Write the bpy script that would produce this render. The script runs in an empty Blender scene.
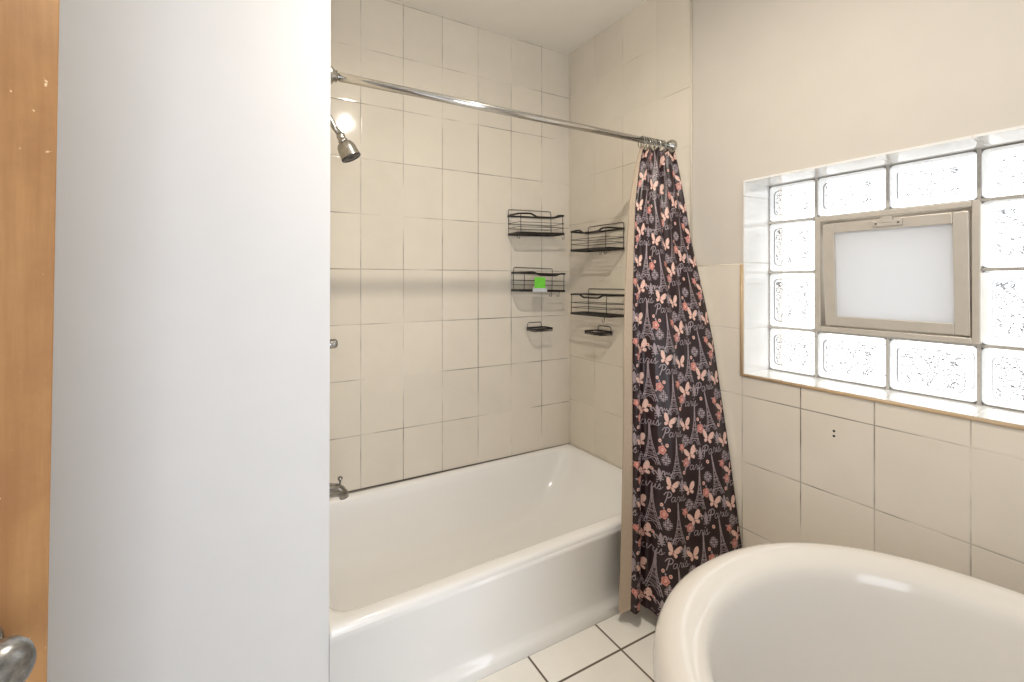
import bpy, bmesh, math, random
from mathutils import Vector, Matrix, noise
from mathutils.geometry import tessellate_polygon
random.seed(7)
PI = math.pi
SC = bpy.context.scene
COL = SC.collection
V = Vector

# ------------------------------------------------------------------ camera
EYE = 1.30
F_PX, CX, CY, YAW = 446.5, 481.07, 280.2, math.radians(28.134)
cam = bpy.data.cameras.new('camera')
cam.sensor_width = 36.0
cam.lens = F_PX / 1024 * 36.0
cam.shift_x = (512 - CX) / 1024
cam.shift_y = -(341 - CY) / 1024
cam.clip_start = 0.02
camo = bpy.data.objects.new('camera', cam)
COL.objects.link(camo)
camo.location = (0, 0, EYE)
camo.rotation_euler = (PI / 2, 0, -YAW)
SC.camera = camo
XR, YB, XL, YF = 1.6912, 2.0685, 0.2162, 1.30      # end wall, back wall, alcove left face, partition front
CEIL = 2.628

SC.view_settings.view_transform = 'Standard'
SC.view_settings.look = 'None'
SC.view_settings.exposure = 0.0
SC.view_settings.gamma = 1.0
SC.view_settings.use_curve_mapping = False
try:
    SC.cycles.use_denoising = True
    SC.cycles.max_bounces = 10
    SC.cycles.transparent_max_bounces = 12
    SC.cycles.sample_clamp_indirect = 6.0
except Exception:
    pass


# ------------------------------------------------------------------ node helpers
class NT:
    def __init__(self, name):
        self.m = bpy.data.materials.new(name)
        self.m.use_nodes = True
        self.t = self.m.node_tree
        self.t.nodes.clear()
        self.out = self.t.nodes.new('ShaderNodeOutputMaterial')

    def n(self, typ, **kw):
        nd = self.t.nodes.new(typ)
        for k, v in kw.items():
            setattr(nd, k, v)
        return nd

    def l(self, a, b):
        self.t.links.new(a, b)

    def math(self, op, a, b=None, c=None):
        nd = self.n('ShaderNodeMath', operation=op)
        for i, x in enumerate((a, b, c)):
            if x is None:
                continue
            if isinstance(x, (int, float)):
                nd.inputs[i].default_value = x
            else:
                self.l(x, nd.inputs[i])
        return nd.outputs[0]

    def mixc(self, fac, a, b):
        nd = self.n('ShaderNodeMix', data_type='RGBA')
        for s, x in ((nd.inputs[0], fac), (nd.inputs[6], a), (nd.inputs[7], b)):
            if isinstance(x, (int, float)):
                s.default_value = x
            elif isinstance(x, tuple):
                s.default_value = (*x, 1) if len(x) == 3 else x
            else:
                self.l(x, s)
        return nd.outputs[2]

    def noise(self, vec, scale, detail=2.0, rough=0.5):
        nd = self.n('ShaderNodeTexNoise')
        nd.inputs['Scale'].default_value = scale
        nd.inputs['Detail'].default_value = detail
        nd.inputs['Roughness'].default_value = rough
        self.l(vec, nd.inputs['Vector'])
        return nd.outputs['Fac']

    def ramp(self, fac, a, b, lo=0.0, hi=1.0):
        nd = self.n('ShaderNodeMapRange')
        nd.inputs['From Min'].default_value = a
        nd.inputs['From Max'].default_value = b
        nd.inputs['To Min'].default_value = lo
        nd.inputs['To Max'].default_value = hi
        self.l(fac, nd.inputs['Value'])
        return nd.outputs[0]

    def pbsdf(self, color=None, rough=0.5, metal=0.0, spec=0.5, coat=0.0):
        p = self.n('ShaderNodeBsdfPrincipled')
        if color is not None:
            if isinstance(color, tuple):
                p.inputs['Base Color'].default_value = (*color, 1)
            else:
                self.l(color, p.inputs['Base Color'])
        for key, x in (('Roughness', rough), ('Metallic', metal), ('Specular IOR Level', spec), ('Coat Weight', coat)):
            if isinstance(x, (int, float)):
                p.inputs[key].default_value = x
            else:
                self.l(x, p.inputs[key])
        p.inputs['Coat Roughness'].default_value = 0.05
        self.l(p.outputs[0], self.out.inputs[0])
        return p

    def bump(self, height, strength=0.3, dist=0.002):
        b = self.n('ShaderNodeBump')
        b.inputs['Strength'].default_value = strength
        b.inputs['Distance'].default_value = dist
        self.l(height, b.inputs['Height'])
        return b.outputs[0]


def srgb(r, g, b):
    f = lambda c: (c / 255 / 12.92) if c / 255 <= 0.04045 else ((c / 255 + 0.055) / 1.055) ** 2.4
    return (f(r), f(g), f(b))


def simple(name, color, rough=0.5, metal=0.0, spec=0.5, nscale=40.0, nvar=0.04, bump=0.0, coat=0.0):
    t = NT(name)
    co = t.n('ShaderNodeTexCoord').outputs['Object']
    nz = t.noise(co, nscale, 3)
    k = t.ramp(nz, 0.3, 0.7, 1 - nvar, 1 + nvar)
    mul = t.n('ShaderNodeVectorMath', operation='SCALE')
    mul.inputs[0].default_value = color
    t.l(k, mul.inputs['Scale'])
    p = t.pbsdf(mul.outputs[0], rough, metal, spec, coat)
    if bump:
        t.l(t.bump(nz, bump, 0.001), p.inputs['Normal'])
    return t.m


def tile_mat(name, ua, va, u0, v0, du, dv, tile, grout, gw, rough=0.085, fade=(0.42, 0.62), tilt=0.012, gmin=0.15):
    """wall or floor tile with grout lines at u0+k*du, v0+k*dv (world metres); ua, va are axis indices"""
    t = NT(name)
    geo = t.n('ShaderNodeNewGeometry')
    sep = t.n('ShaderNodeSeparateXYZ')
    t.l(geo.outputs['Position'], sep.inputs[0])
    masks, ids = [], []
    for ax, o, d in ((ua, u0, du), (va, v0, dv)):
        q = t.math('DIVIDE', t.math('SUBTRACT', sep.outputs[ax], o), d)
        fl = t.math('FLOOR', q)
        fr = t.math('SUBTRACT', q, fl)
        dist = t.math('MULTIPLY', t.math('MINIMUM', fr, t.math('SUBTRACT', 1.0, fr)), d)
        masks.append(dist)
        ids.append(fl)
    dmin = t.math('MINIMUM', masks[0], masks[1])
    line = t.ramp(dmin, gw * 0.35, gw * 0.65, 1.0, 0.0)
    fadeu = t.noise(geo.outputs['Position'], 3.1, 3, 0.6)
    gfac = t.math('MULTIPLY', line, t.ramp(fadeu, fade[0], fade[1], gmin, 1.0))
    # tile to tile variation
    wn = t.n('ShaderNodeTexWhiteNoise', noise_dimensions='3D')
    comb = t.n('ShaderNodeCombineXYZ')
    t.l(ids[0], comb.inputs[0])
    t.l(ids[1], comb.inputs[1])
    t.l(comb.outputs[0], wn.inputs['Vector'])
    cloud = t.noise(geo.outputs['Position'], 6.0, 4, 0.6)
    k = t.math('ADD', t.ramp(wn.outputs['Value'], 0, 1, 0.965, 1.02), t.ramp(cloud, 0.3, 0.7, -0.025, 0.025))
    mul = t.n('ShaderNodeVectorMath', operation='SCALE')
    mul.inputs[0].default_value = tile
    t.l(k, mul.inputs['Scale'])
    col = t.mixc(gfac, mul.outputs[0], grout)
    r = t.math('ADD', t.math('MULTIPLY', line, 0.5), rough)
    p = t.pbsdf(col, r, 0.0, 0.5)
    # bump: rounded tile edge + very slow glaze waviness, plus a tiny random tilt of each tile
    edge = t.ramp(dmin, 0.0, gw * 1.6, 0.0, 1.0)
    h = t.math('ADD', edge, t.math('MULTIPLY', t.noise(geo.outputs['Position'], 11.0, 1), 1.6))
    b = t.n('ShaderNodeBump')
    b.inputs['Strength'].default_value = 0.35
    b.inputs['Distance'].default_value = 0.0012
    t.l(h, b.inputs['Height'])
    off = t.n('ShaderNodeVectorMath', operation='SUBTRACT')
    t.l(wn.outputs['Color'], off.inputs[0])
    off.inputs[1].default_value = (0.5, 0.5, 0.5)
    sc = t.n('ShaderNodeVectorMath', operation='SCALE')
    t.l(off.outputs[0], sc.inputs[0])
    sc.inputs['Scale'].default_value = tilt
    add = t.n('ShaderNodeVectorMath', operation='ADD')
    t.l(geo.outputs['Normal'], add.inputs[0])
    t.l(sc.outputs[0], add.inputs[1])
    nrm = t.n('ShaderNodeVectorMath', operation='NORMALIZE')
    t.l(add.outputs[0], nrm.inputs[0])
    t.l(nrm.outputs[0], b.inputs['Normal'])
    t.l(b.outputs[0], p.inputs['Normal'])
    return t.m


# ------------------------------------------------------------------ mesh helpers
def obj(name, bm, mats, parent=None, smooth=False, loc=None):
    me = bpy.data.meshes.new(name)
    bm.normal_update()
    bm.to_mesh(me)
    bm.free()
    if not isinstance(mats, (list, tuple)):
        mats = [mats]
    for m in mats:
        me.materials.append(m)
    if smooth:
        for p in me.polygons:
            p.use_smooth = True
    o = bpy.data.objects.new(name, me)
    COL.objects.link(o)
    if parent:
        o.parent = parent
    if loc is not None:
        o.location = loc
    return o


def thing(name, label, cat, loc=(0, 0, 0), group=None, kind=None):
    o = bpy.data.objects.new(name, None)
    o.empty_display_size = 0.05
    COL.objects.link(o)
    o.location = loc
    if label:
        o['label'] = label
    if cat:
        o['category'] = cat
    if group:
        o['group'] = group
    if kind:
        o['kind'] = kind
    return o


def box(bm, lo, hi, mi=0, bevel=0.0):
    lo, hi = V(lo), V(hi)
    r = bmesh.ops.create_cube(bm, size=1.0)
    vs = r['verts']
    c, s = (lo + hi) / 2, hi - lo
    for v in vs:
        v.co = V((v.co.x * s.x + c.x, v.co.y * s.y + c.y, v.co.z * s.z + c.z))
    fs = set(f for v in vs for f in v.link_faces)
    for f in fs:
        f.material_index = mi
    if bevel:
        es = list(set(e for v in vs for e in v.link_edges))
        bmesh.ops.bevel(bm, geom=es, offset=bevel, segments=2, profile=0.5, affect='EDGES', material=-1)
    return vs


def sweep(bm, pts, section, closed=False, caps=True, mi=0, up=None):
    """sweep a closed 2-D section [(a,b)...] or radius list along points"""
    pts = [V(p) for p in pts]
    n = len(pts)
    rings = []
    prev = None
    for i, p in enumerate(pts):
        if closed:
            tan = (pts[(i + 1) % n] - pts[i - 1]).normalized()
        else:
            tan = (pts[min(i + 1, n - 1)] - pts[max(i - 1, 0)]).normalized()
        if up is not None:
            a = tan.cross(V(up))
            if a.length < 1e-5:
                a = tan.orthogonal()
            a.normalize()
        elif prev is None:
            a = tan.orthogonal().normalized()
        else:
            a = prev - tan * prev.dot(tan)
            a = a.normalized() if a.length > 1e-6 else tan.orthogonal().normalized()
        prev = a
        b = a.cross(tan).normalized() * -1
        sec = section(i) if callable(section) else section
        rings.append([bm.verts.new(p + a * s[0] + b * s[1]) for s in sec])
    m = len(rings[0])
    for i in range(n if closed else n - 1):
        r0, r1 = rings[i], rings[(i + 1) % n]
        for j in range(m):
            f = bm.faces.new((r0[j], r0[(j + 1) % m], r1[(j + 1) % m], r1[j]))
            f.material_index = mi
    if caps and not closed:
        for r, rev in ((rings[0], True), (rings[-1], False)):
            f = bm.faces.new(r[::-1] if rev else r)
            f.material_index = mi
    return rings


def circ(r, seg=10):
    return [(r * math.cos(2 * PI * k / seg), r * math.sin(2 * PI * k / seg)) for k in range(seg)]


def tube(bm, pts, r, seg=8, closed=False, mi=0):
    if callable(r):
        return sweep(bm, pts, lambda i: circ(r(i), seg), closed, True, mi)
    return sweep(bm, pts, circ(r, seg), closed, True, mi)


def lathe(bm, prof, origin, axis, seg=28, mi=0):
    """prof: (radius, distance along axis)"""
    ax = V(axis).normalized()
    a = ax.orthogonal().normalized()
    b = ax.cross(a)
    o = V(origin)
    rings = []
    for r, h in prof:
        if r < 1e-6:
            rings.append([bm.verts.new(o + ax * h)])
        else:
            rings.append([bm.verts.new(o + ax * h + (a * math.cos(2 * PI * k / seg) + b * math.sin(2 * PI * k / seg)) * r) for k in range(seg)])
    for r0, r1 in zip(rings, rings[1:]):
        for k in range(seg):
            k2 = (k + 1) % seg
            if len(r0) == 1 and len(r1) == 1:
                continue
            if len(r0) == 1:
                f = bm.faces.new((r0[0], r1[k2], r1[k]))
            elif len(r1) == 1:
                f = bm.faces.new((r0[k], r0[k2], r1[0]))
            else:
                f = bm.faces.new((r0[k], r0[k2], r1[k2], r1[k]))
            f.material_index = mi
    bmesh.ops.recalc_face_normals(bm, faces=bm.faces)


def loft(loops, cap_first=False, cap_last=False, closed=True):
    """faces/verts arrays of stacked loops"""
    vs, fs = [], []
    n = len(loops[0])
    for lp in loops:
        vs += [tuple(p) for p in lp]
    for i in range(len(loops) - 1):
        for j in range(n if closed else n - 1):
            j2 = (j + 1) % n
            fs.append((i * n + j, i * n + j2, (i + 1) * n + j2, (i + 1) * n + j))
    if cap_first:
        fs.append(tuple(range(n))[::-1])
    if cap_last:
        fs.append(tuple((len(loops) - 1) * n + j for j in range(n)))
    return vs, fs


def split_parts(vs, fs, part_of_face, names, mats, parent, flip=False):
    """one smooth surface cut into part meshes that keep the whole surface's normals"""
    if flip:
        fs = [f[::-1] for f in fs]
    me = bpy.data.meshes.new('whole')
    me.from_pydata(vs, [], fs)
    me.update()
    nr = [v.normal.copy() for v in me.vertices]
    bpy.data.meshes.remove(me)
    res = []
    for k, nm in enumerate(names):
        idx = {}
        pv, pf, pn = [], [], []
        for fi, f in enumerate(fs):
            if part_of_face[fi] != k:
                continue
            q = []
            for i in f:
                if i not in idx:
                    idx[i] = len(pv)
                    pv.append(vs[i])
                    pn.append(nr[i])
                q.append(idx[i])
            pf.append(q)
        m = bpy.data.meshes.new(nm)
        m.from_pydata(pv, [], pf)
        for p in m.polygons:
            p.use_smooth = True
        m.normals_split_custom_set_from_vertices([tuple(x) for x in pn])
        m.materials.append(mats[k])
        o = bpy.data.objects.new(nm, m)
        COL.objects.link(o)
        o.parent = parent
        res.append(o)
    return res


# ------------------------------------------------------------------ materials
TILE = srgb(227, 218, 203)
GROUT = srgb(104, 94, 80)
M = {}
ROW0 = 1.605
M['tile_back'] = tile_mat('glazed beige wall tile', 0, 2, XR - 0.1959, ROW0, 0.2032, 0.254, TILE, GROUT, 0.0040, fade=(0.40, 0.70), gmin=0.05)
M['tile_end'] = tile_mat('glazed beige wall tile end wall', 1, 2, 1.0383, 1.6214, 0.2032, 0.254, TILE, GROUT, 0.0036, fade=(0.42, 0.66), gmin=0.1)
M['tile_end_alcove'] = tile_mat('glazed beige wall tile with pale grout', 1, 2, 1.0383, 1.6214, 0.2032, 0.254, TILE, srgb(176, 162, 138), 0.0034, fade=(0.42, 0.66), gmin=0.1)
M['tile_floor'] = tile_mat('cream floor tile', 0, 1, 0.8706, 1.154, 0.305, 0.305, srgb(250, 246, 238), srgb(98, 86, 70), 0.0075, rough=0.22, fade=(0.2, 0.3), gmin=0.8)
M['tile_white'] = tile_mat('white glazed reveal tile', 1, 2, 1.035, 1.3674, 0.2032, 0.254, srgb(240, 238, 234), srgb(190, 184, 174), 0.003, rough=0.12)
M['paint_beige'] = simple('beige wall paint', srgb(209, 202, 191), 0.6, nscale=9, nvar=0.012, bump=0.05)
M['paint_white'] = simple('white wall paint', srgb(222, 221, 221), 0.55, nscale=9, nvar=0.01, bump=0.05)
M['ceiling'] = simple('white ceiling paint', srgb(246, 240, 229), 0.7, nscale=7, nvar=0.012, bump=0.05)
M['enamel'] = simple('white bathtub enamel', srgb(247, 245, 242), 0.1, nscale=3, nvar=0.006)
M['acrylic'] = simple('white acrylic', srgb(219, 213, 204), 0.12, nscale=3, nvar=0.006)
M['chrome'] = simple('chrome', (0.62, 0.61, 0.59), 0.12, 1.0, nscale=60, nvar=0.03)
M['steel'] = simple('satin nickel', (0.46, 0.445, 0.41), 0.26, 1.0, nscale=80, nvar=0.08)
M['old_chrome'] = simple('dull old chrome', (0.36, 0.35, 0.335), 0.14, 1.0, nscale=60, nvar=0.12)
M['dark_face'] = simple('dark nozzle face', (0.06, 0.055, 0.05), 0.4)
M['black_wire'] = simple('black coated wire', (0.018, 0.014, 0.012), 0.38, 0.0, nscale=50, nvar=0.1)
M['alu'] = simple('greige aluminium', srgb(205, 198, 187), 0.38, 0.35, nscale=30, nvar=0.03)
M['mortar'] = simple('grey mortar', srgb(188, 184, 177), 0.85, nscale=120, nvar=0.08, bump=0.3)
M['bead'] = simple('pale tile edge bead', srgb(222, 212, 194), 0.3, nscale=20, nvar=0.02)
M['bullnose'] = simple('tan bullnose edge', srgb(196, 168, 132), 0.3, nscale=20, nvar=0.04)
M['caulk'] = simple('dark tub caulk', srgb(92, 84, 74), 0.7, nscale=30, nvar=0.25)
M['black'] = simple('black hole', (0.01, 0.01, 0.01), 0.8)
M['tag_green'] = simple('green printed card', srgb(120, 215, 70), 0.5)
M['tag_white'] = simple('clear white card', srgb(205, 210, 212), 0.4)
# curtain
M['cloth'] = simple('near black satin print', srgb(44, 29, 31), 0.36, nscale=300, nvar=0.08, spec=0.4)
M['cloth_back'] = simple('pale taupe fabric reverse', srgb(176, 158, 138), 0.7, nscale=200, nvar=0.06)
M['ink_grey'] = simple('grey lilac print', srgb(158, 143, 147), 0.5, nscale=400, nvar=0.1)
M['ink_peach'] = simple('peach print', srgb(226, 188, 174), 0.5, nscale=200, nvar=0.06)
M['ink_rose'] = simple('rose print', srgb(204, 138, 126), 0.5, nscale=300, nvar=0.12)
M['ink_deep'] = simple('deep rose print', srgb(176, 92, 82), 0.5, nscale=300, nvar=0.1)


def wood_mat():
    t = NT('varnished orange wood')
    co = t.n('ShaderNodeTexCoord').outputs['Object']
    mp = t.n('ShaderNodeMapping')
    mp.inputs['Scale'].default_value = (22, 22, 1.3)
    t.l(co, mp.inputs['Vector'])
    grain = t.noise(mp.outputs[0], 1.6, 6, 0.62)
    blot = t.noise(co, 7.5, 5, 0.65)
    c1 = t.mixc(t.ramp(grain, 0.3, 0.72), srgb(150, 106, 64), srgb(186, 144, 96))
    c2 = t.mixc(t.ramp(blot, 0.36, 0.62, 0.0, 0.55), c1, srgb(142, 98, 66))
    sp = t.noise(co, 90, 2, 0.5)
    c3 = t.mixc(t.ramp(sp, 0.73, 0.78), c2, srgb(232, 206, 168))
    p = t.pbsdf(c3, t.ramp(blot, 0.3, 0.7, 0.28, 0.45), 0, 0.5)
    t.l(t.bump(grain, 0.12, 0.001), p.inputs['Normal'])
    return t.m


M['wood'] = wood_mat()


def knob_mat():
    t = NT('worn pewter knob')
    co = t.n('ShaderNodeTexCoord').outputs['Object']
    mp = t.n('ShaderNodeMapping')
    mp.inputs['Scale'].default_value = (30, 30, 30)
    t.l(co, mp.inputs['Vector'])
    nz = t.noise(mp.outputs[0], 2.0, 4, 0.6)
    c = t.mixc(t.ramp(nz, 0.35, 0.65), (0.12, 0.12, 0.12), (0.42, 0.42, 0.41))
    t.pbsdf(c, 0.3, 0.9)
    return t.m


M['knob'] = knob_mat()


def glass_block_mat():
    """pressed glass: a wavy refracting skin, partly clear"""
    t = NT('wavy glass block')
    co = t.n('ShaderNodeTexCoord').outputs['Object']
    warp = t.n('ShaderNodeTexNoise')
    warp.inputs['Scale'].default_value = 14
    warp.inputs['Detail'].default_value = 1.5
    t.l(co, warp.inputs['Vector'])
    v = t.n('ShaderNodeVectorMath', operation='SCALE')
    t.l(warp.outputs['Color'], v.inputs[0])
    v.inputs['Scale'].default_value = 0.11
    a = t.n('ShaderNodeVectorMath', operation='ADD')
    t.l(co, a.inputs[0])
    t.l(v.outputs[0], a.inputs[1])
    w = t.n('ShaderNodeTexWave', wave_type='RINGS')
    w.inputs['Scale'].default_value = 21
    w.inputs['Distortion'].default_value = 9
    w.inputs['Detail'].default_value = 2
    w.inputs['Detail Scale'].default_value = 1.6
    t.l(a.outputs[0], w.inputs['Vector'])
    h = t.math('ADD', w.outputs['Fac'], t.noise(a.outputs[0], 45, 2))
    nb = t.bump(h, 0.9, 0.006)
    rf = t.n('ShaderNodeBsdfRefraction')
    rf.inputs['Color'].default_value = (0.97, 0.98, 0.98, 1)
    rf.inputs['Roughness'].default_value = 0.03
    rf.inputs['IOR'].default_value = 1.45
    t.l(nb, rf.inputs['Normal'])
    tr = t.n('ShaderNodeBsdfTransparent')
    wl = t.math('ABSOLUTE', t.math('SUBTRACT', w.outputs['Fac'], 0.5))
    sw = t.noise(a.outputs[0], 52, 2, 0.5)
    sl = t.math('ABSOLUTE', t.math('SUBTRACT', sw, 0.5))
    ridge = t.math('MINIMUM', t.ramp(wl, 0.07, 0.12, 0.0, 1.0), t.ramp(sl, 0.014, 0.024, 0.0, 1.0))
    rc = t.mixc(ridge, (0.18, 0.18, 0.18), (0.98, 0.98, 0.98))
    t.l(rc, tr.inputs['Color'])
    t.l(rc, rf.inputs['Color'])
    gl = t.n('ShaderNodeBsdfGlossy')
    gl.inputs['Roughness'].default_value = 0.08
    t.l(nb, gl.inputs['Normal'])
    m1 = t.n('ShaderNodeMixShader')
    m1.inputs[0].default_value = 0.22
    t.l(tr.outputs[0], m1.inputs[1])
    t.l(rf.outputs[0], m1.inputs[2])
    m2 = t.n('ShaderNodeMixShader')
    m2.inputs[0].default_value = 0.06
    t.l(m1.outputs[0], m2.inputs[1])
    t.l(gl.outputs[0], m2.inputs[2])
    t.l(m2.outputs[0], t.out.inputs[0])
    return t.m


def clear_glass_mat(name='clear block rim glass', lo_=0.93, hi_=0.98):
    t = NT(name)
    co = t.n('ShaderNodeTexCoord').outputs['Object']
    tr = t.n('ShaderNodeBsdfTransparent')
    nz = t.noise(co, 30, 2)
    t.l(t.mixc(t.ramp(nz, 0.3, 0.7), (lo_, lo_, lo_), (hi_, hi_, hi_)), tr.inputs['Color'])
    gl = t.n('ShaderNodeBsdfGlossy')
    gl.inputs['Roughness'].default_value = 0.05
    m2 = t.n('ShaderNodeMixShader')
    m2.inputs[0].default_value = 0.07
    t.l(tr.outputs[0], m2.inputs[1])
    t.l(gl.outputs[0], m2.inputs[2])
    t.l(m2.outputs[0], t.out.inputs[0])
    return t.m


def frosted_mat():
    t = NT('frosted white pane')
    co = t.n('ShaderNodeTexCoord').outputs['Object']
    nz = t.noise(co, 5, 2)
    c = t.mixc(nz, (0.36, 0.36, 0.365), (0.385, 0.385, 0.39))
    tl = t.n('ShaderNodeBsdfTranslucent')
    t.l(c, tl.inputs['Color'])
    df = t.n('ShaderNodeBsdfDiffuse')
    df.inputs['Color'].default_value = (0.35, 0.35, 0.35, 1)
    ad = t.n('ShaderNodeAddShader')
    t.l(tl.outputs[0], ad.inputs[0])
    t.l(df.outputs[0], ad.inputs[1])
    gl = t.n('ShaderNodeBsdfGlossy')
    gl.inputs['Roughness'].default_value = 0.25
    m2 = t.n('ShaderNodeMixShader')
    m2.inputs[0].default_value = 0.04
    t.l(ad.outputs[0], m2.inputs[1])
    t.l(gl.outputs[0], m2.inputs[2])
    t.l(m2.outputs[0], t.out.inputs[0])
    return t.m


M['block'] = glass_block_mat()
M['block_rim'] = clear_glass_mat()
M['block_step'] = clear_glass_mat('pressed step in the block glass', 0.22, 0.4)
M['block_edge'] = simple('white coated block edge', (0.85, 0.85, 0.84), 0.5, nscale=30, nvar=0.03)
M['frosted'] = frosted_mat()

# ------------------------------------------------------------------ room shell
RX0, RY0 = -0.80, -1.30          # room's far left and rear faces


def structure(name, bm, mats, parent=None, label=None):
    o = obj(name, bm, mats, parent)
    if parent is None:
        o['kind'] = 'structure'
        o['label'] = label or name.replace('_', ' ')
    return o


bm = bmesh.new()
box(bm, (RX0 - 0.1, RY0 - 0.1, -0.1), (XR + 0.3, YB + 0.1, 0))
structure('floor', bm, M['tile_floor'], label='cream square floor tiles with dark grout')
bm = bmesh.new()
box(bm, (RX0 - 0.1, RY0 - 0.1, CEIL), (XR + 0.3, YB + 0.1, CEIL + 0.1))
structure('ceiling', bm, M['ceiling'], label='plain white painted ceiling')
bm = bmesh.new()
box(bm, (XL - 0.05, YB, 0), (XR + 0.3, YB + 0.12, CEIL))
structure('wall_back', bm, M['tile_back'], label='beige tiled back wall of the tub alcove')

# end wall and window wall, one plane with the opening left free
WY0, WY1, WZ0, WZ1 = 0.27, 1.0351, 0.937, 1.68
XP = XR + 0.006                     # plaster face, tiles stand 6 mm proud of it
TOP_WAINSCOT, ALC = 1.36, 1.26
bm = bmesh.new()
XO = XR + 0.27
for y0, y1, z0, z1 in ((RY0, WY0, 0, CEIL), (WY1, YB, 0, CEIL), (WY0, WY1, 0, WZ0), (WY0, WY1, WZ1, CEIL)):
    box(bm, (XP, y0, z0), (XO, y1, z1), 0)
for y0, y1, z0, z1 in ((ALC, YB, 0, CEIL), (WY1, ALC, 0, TOP_WAINSCOT), (RY0, WY0, 0, TOP_WAINSCOT), (WY0, WY1, 0, WZ0)):
    box(bm, (XR, y0, z0), (XP, y1, z1), 2 if z1 == CEIL else 1)
wr = structure('wall_right', bm, [M['paint_beige'], M['tile_end'], M['tile_end_alcove']], label='window wall, beige paint above a tiled wainscot')
for z in (1.30 - 0.4888, 1.30 - 0.505):
    bm = bmesh.new()
    lathe(bm, [(0, -0.001), (0.0036, -0.001), (0.0036, 0.0012), (0, 0.0012)], (XR, 0.7368, z), (-1, 0, 0), 12)
    obj('screw_hole', bm, M['black'], wr)

# partition between the door and the tub: its edge leans a few millimetres
bm = bmesh.new()
vs = box(bm, (RX0 - 0.1, YF, 0), (XL, YB + 0.12, CEIL), 0)
for f in bm.faces:
    if f.normal.x > 0.9 or f.calc_center_median().x > XL - 0.01:
        f.material_index = 1
for v in vs:
    if v.co.x > 0:
        v.co.x += 0.0035 if v.co.z > 1 else -0.0035
structure('wall_left', bm, [M['paint_white'], M['tile_end']], label='smooth white partition wall left of the tub')
bm = bmesh.new()
box(bm, (RX0 - 0.1, RY0 - 0.1, 0), (RX0, YF, CEIL))
structure('wall_side', bm, M['paint_white'], label='white side wall behind the open door')
bm = bmesh.new()
box(bm, (RX0, RY0 - 0.1, 0), (XO, RY0, CEIL))
structure('wall_rear', bm, M['paint_white'], label='white rear wall behind the viewer')

# slim edge beads where tile meets paint
bm = bmesh.new()
tube(bm, [(XR + 0.001, ALC, TOP_WAINSCOT), (XR + 0.001, ALC, CEIL)], 0.0042, 8)
o = obj('trim_1', bm, M['bead'], None, True)
o['kind'] = 'structure'
o['label'] = 'upright pale bead where alcove tile meets paint'
bm = bmesh.new()
tube(bm, [(XR + 0.003, WY1 + 0.003, TOP_WAINSCOT), (XR + 0.003, ALC, TOP_WAINSCOT)], 0.004, 8)
tube(bm, [(XR + 0.003, RY0, TOP_WAINSCOT), (XR + 0.003, WY0 - 0.003, TOP_WAINSCOT)], 0.004, 8)
o = obj('trim_2', bm, M['bead'], None, True)
o['kind'] = 'structure'
o['label'] = 'thin tile edge along the top of the wainscot'
# dark joint between tub rim and tile
bm = bmesh.new()
box(bm, (XL + 0.002, YB - 0.004, 0.3385), (XR - 0.002, YB - 0.0005, 0.3435))
box(bm, (XR - 0.003, YF + 0.02, 0.3385), (XR - 0.0005, YB - 0.004, 0.3405))
o = obj('trim_3', bm, M['caulk'])
o['kind'] = 'structure'
o['label'] = 'dark caulk joint between tub rim and wall tile'

# ------------------------------------------------------------------ glass block window
win = thing('window_1', 'glass block window with a small tilting vent', None, (XR, (WY0 + WY1) / 2, WZ0), kind='structure')
WO = V(win.location)


def wobj(name, bm, mats, parent=win, smooth=False):
    p = WO if parent is win else V((0, 0, 0))
    bmesh.ops.translate(bm, verts=bm.verts, vec=-WO)
    return obj(name, bm, mats, parent, smooth)


XG = 1.8395
ys = [1.0351 - 0.006, 0.8607, 0.656, 0.452, 0.27 + 0.006]
zs = [0.945, 1.114, 1.331, 1.527, 1.674]
bm = bmesh.new()
box(bm, (XR - 0.001, WY0, WZ0 - 0.004), (XG + 0.02, WY1, WZ0 + 0.007))
wobj('window_sill', bm, M['tile_white'])
bm = bmesh.new()
box(bm, (XR - 0.0005, WY1 - 0.006, WZ0 + 0.007), (XG + 0.02, WY1 + 0.001, WZ1))
wobj('jamb', bm, M['tile_white'])
bm = bmesh.new()
box(bm, (XR - 0.0005, WY0 - 0.001, WZ0 + 0.007), (XG + 0.02, WY0 + 0.006, WZ1))
wobj('jamb', bm, M['tile_white'])
bm = bmesh.new()
box(bm, (XR - 0.0005, WY0 + 0.006, WZ1 - 0.006), (XG + 0.02, WY1 - 0.006, WZ1 + 0.001))
wobj('head_tile', bm, M['tile_white'])
bm = bmesh.new()
tube(bm, [(XR - 0.001, WY0, WZ0 + 0.000), (XR - 0.001, WY1 + 0.004, WZ0 + 0.000)], 0.0062, 8)
tube(bm, [(XR - 0.001, WY1 + 0.004, WZ0 - 0.004), (XR - 0.001, WY1 + 0.004, TOP_WAINSCOT)], 0.0062, 8)
o = wobj('edge_trim', bm, M['bullnose'], win, True)
o['label'] = 'tan rounded edge along the sill and left side'
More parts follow.
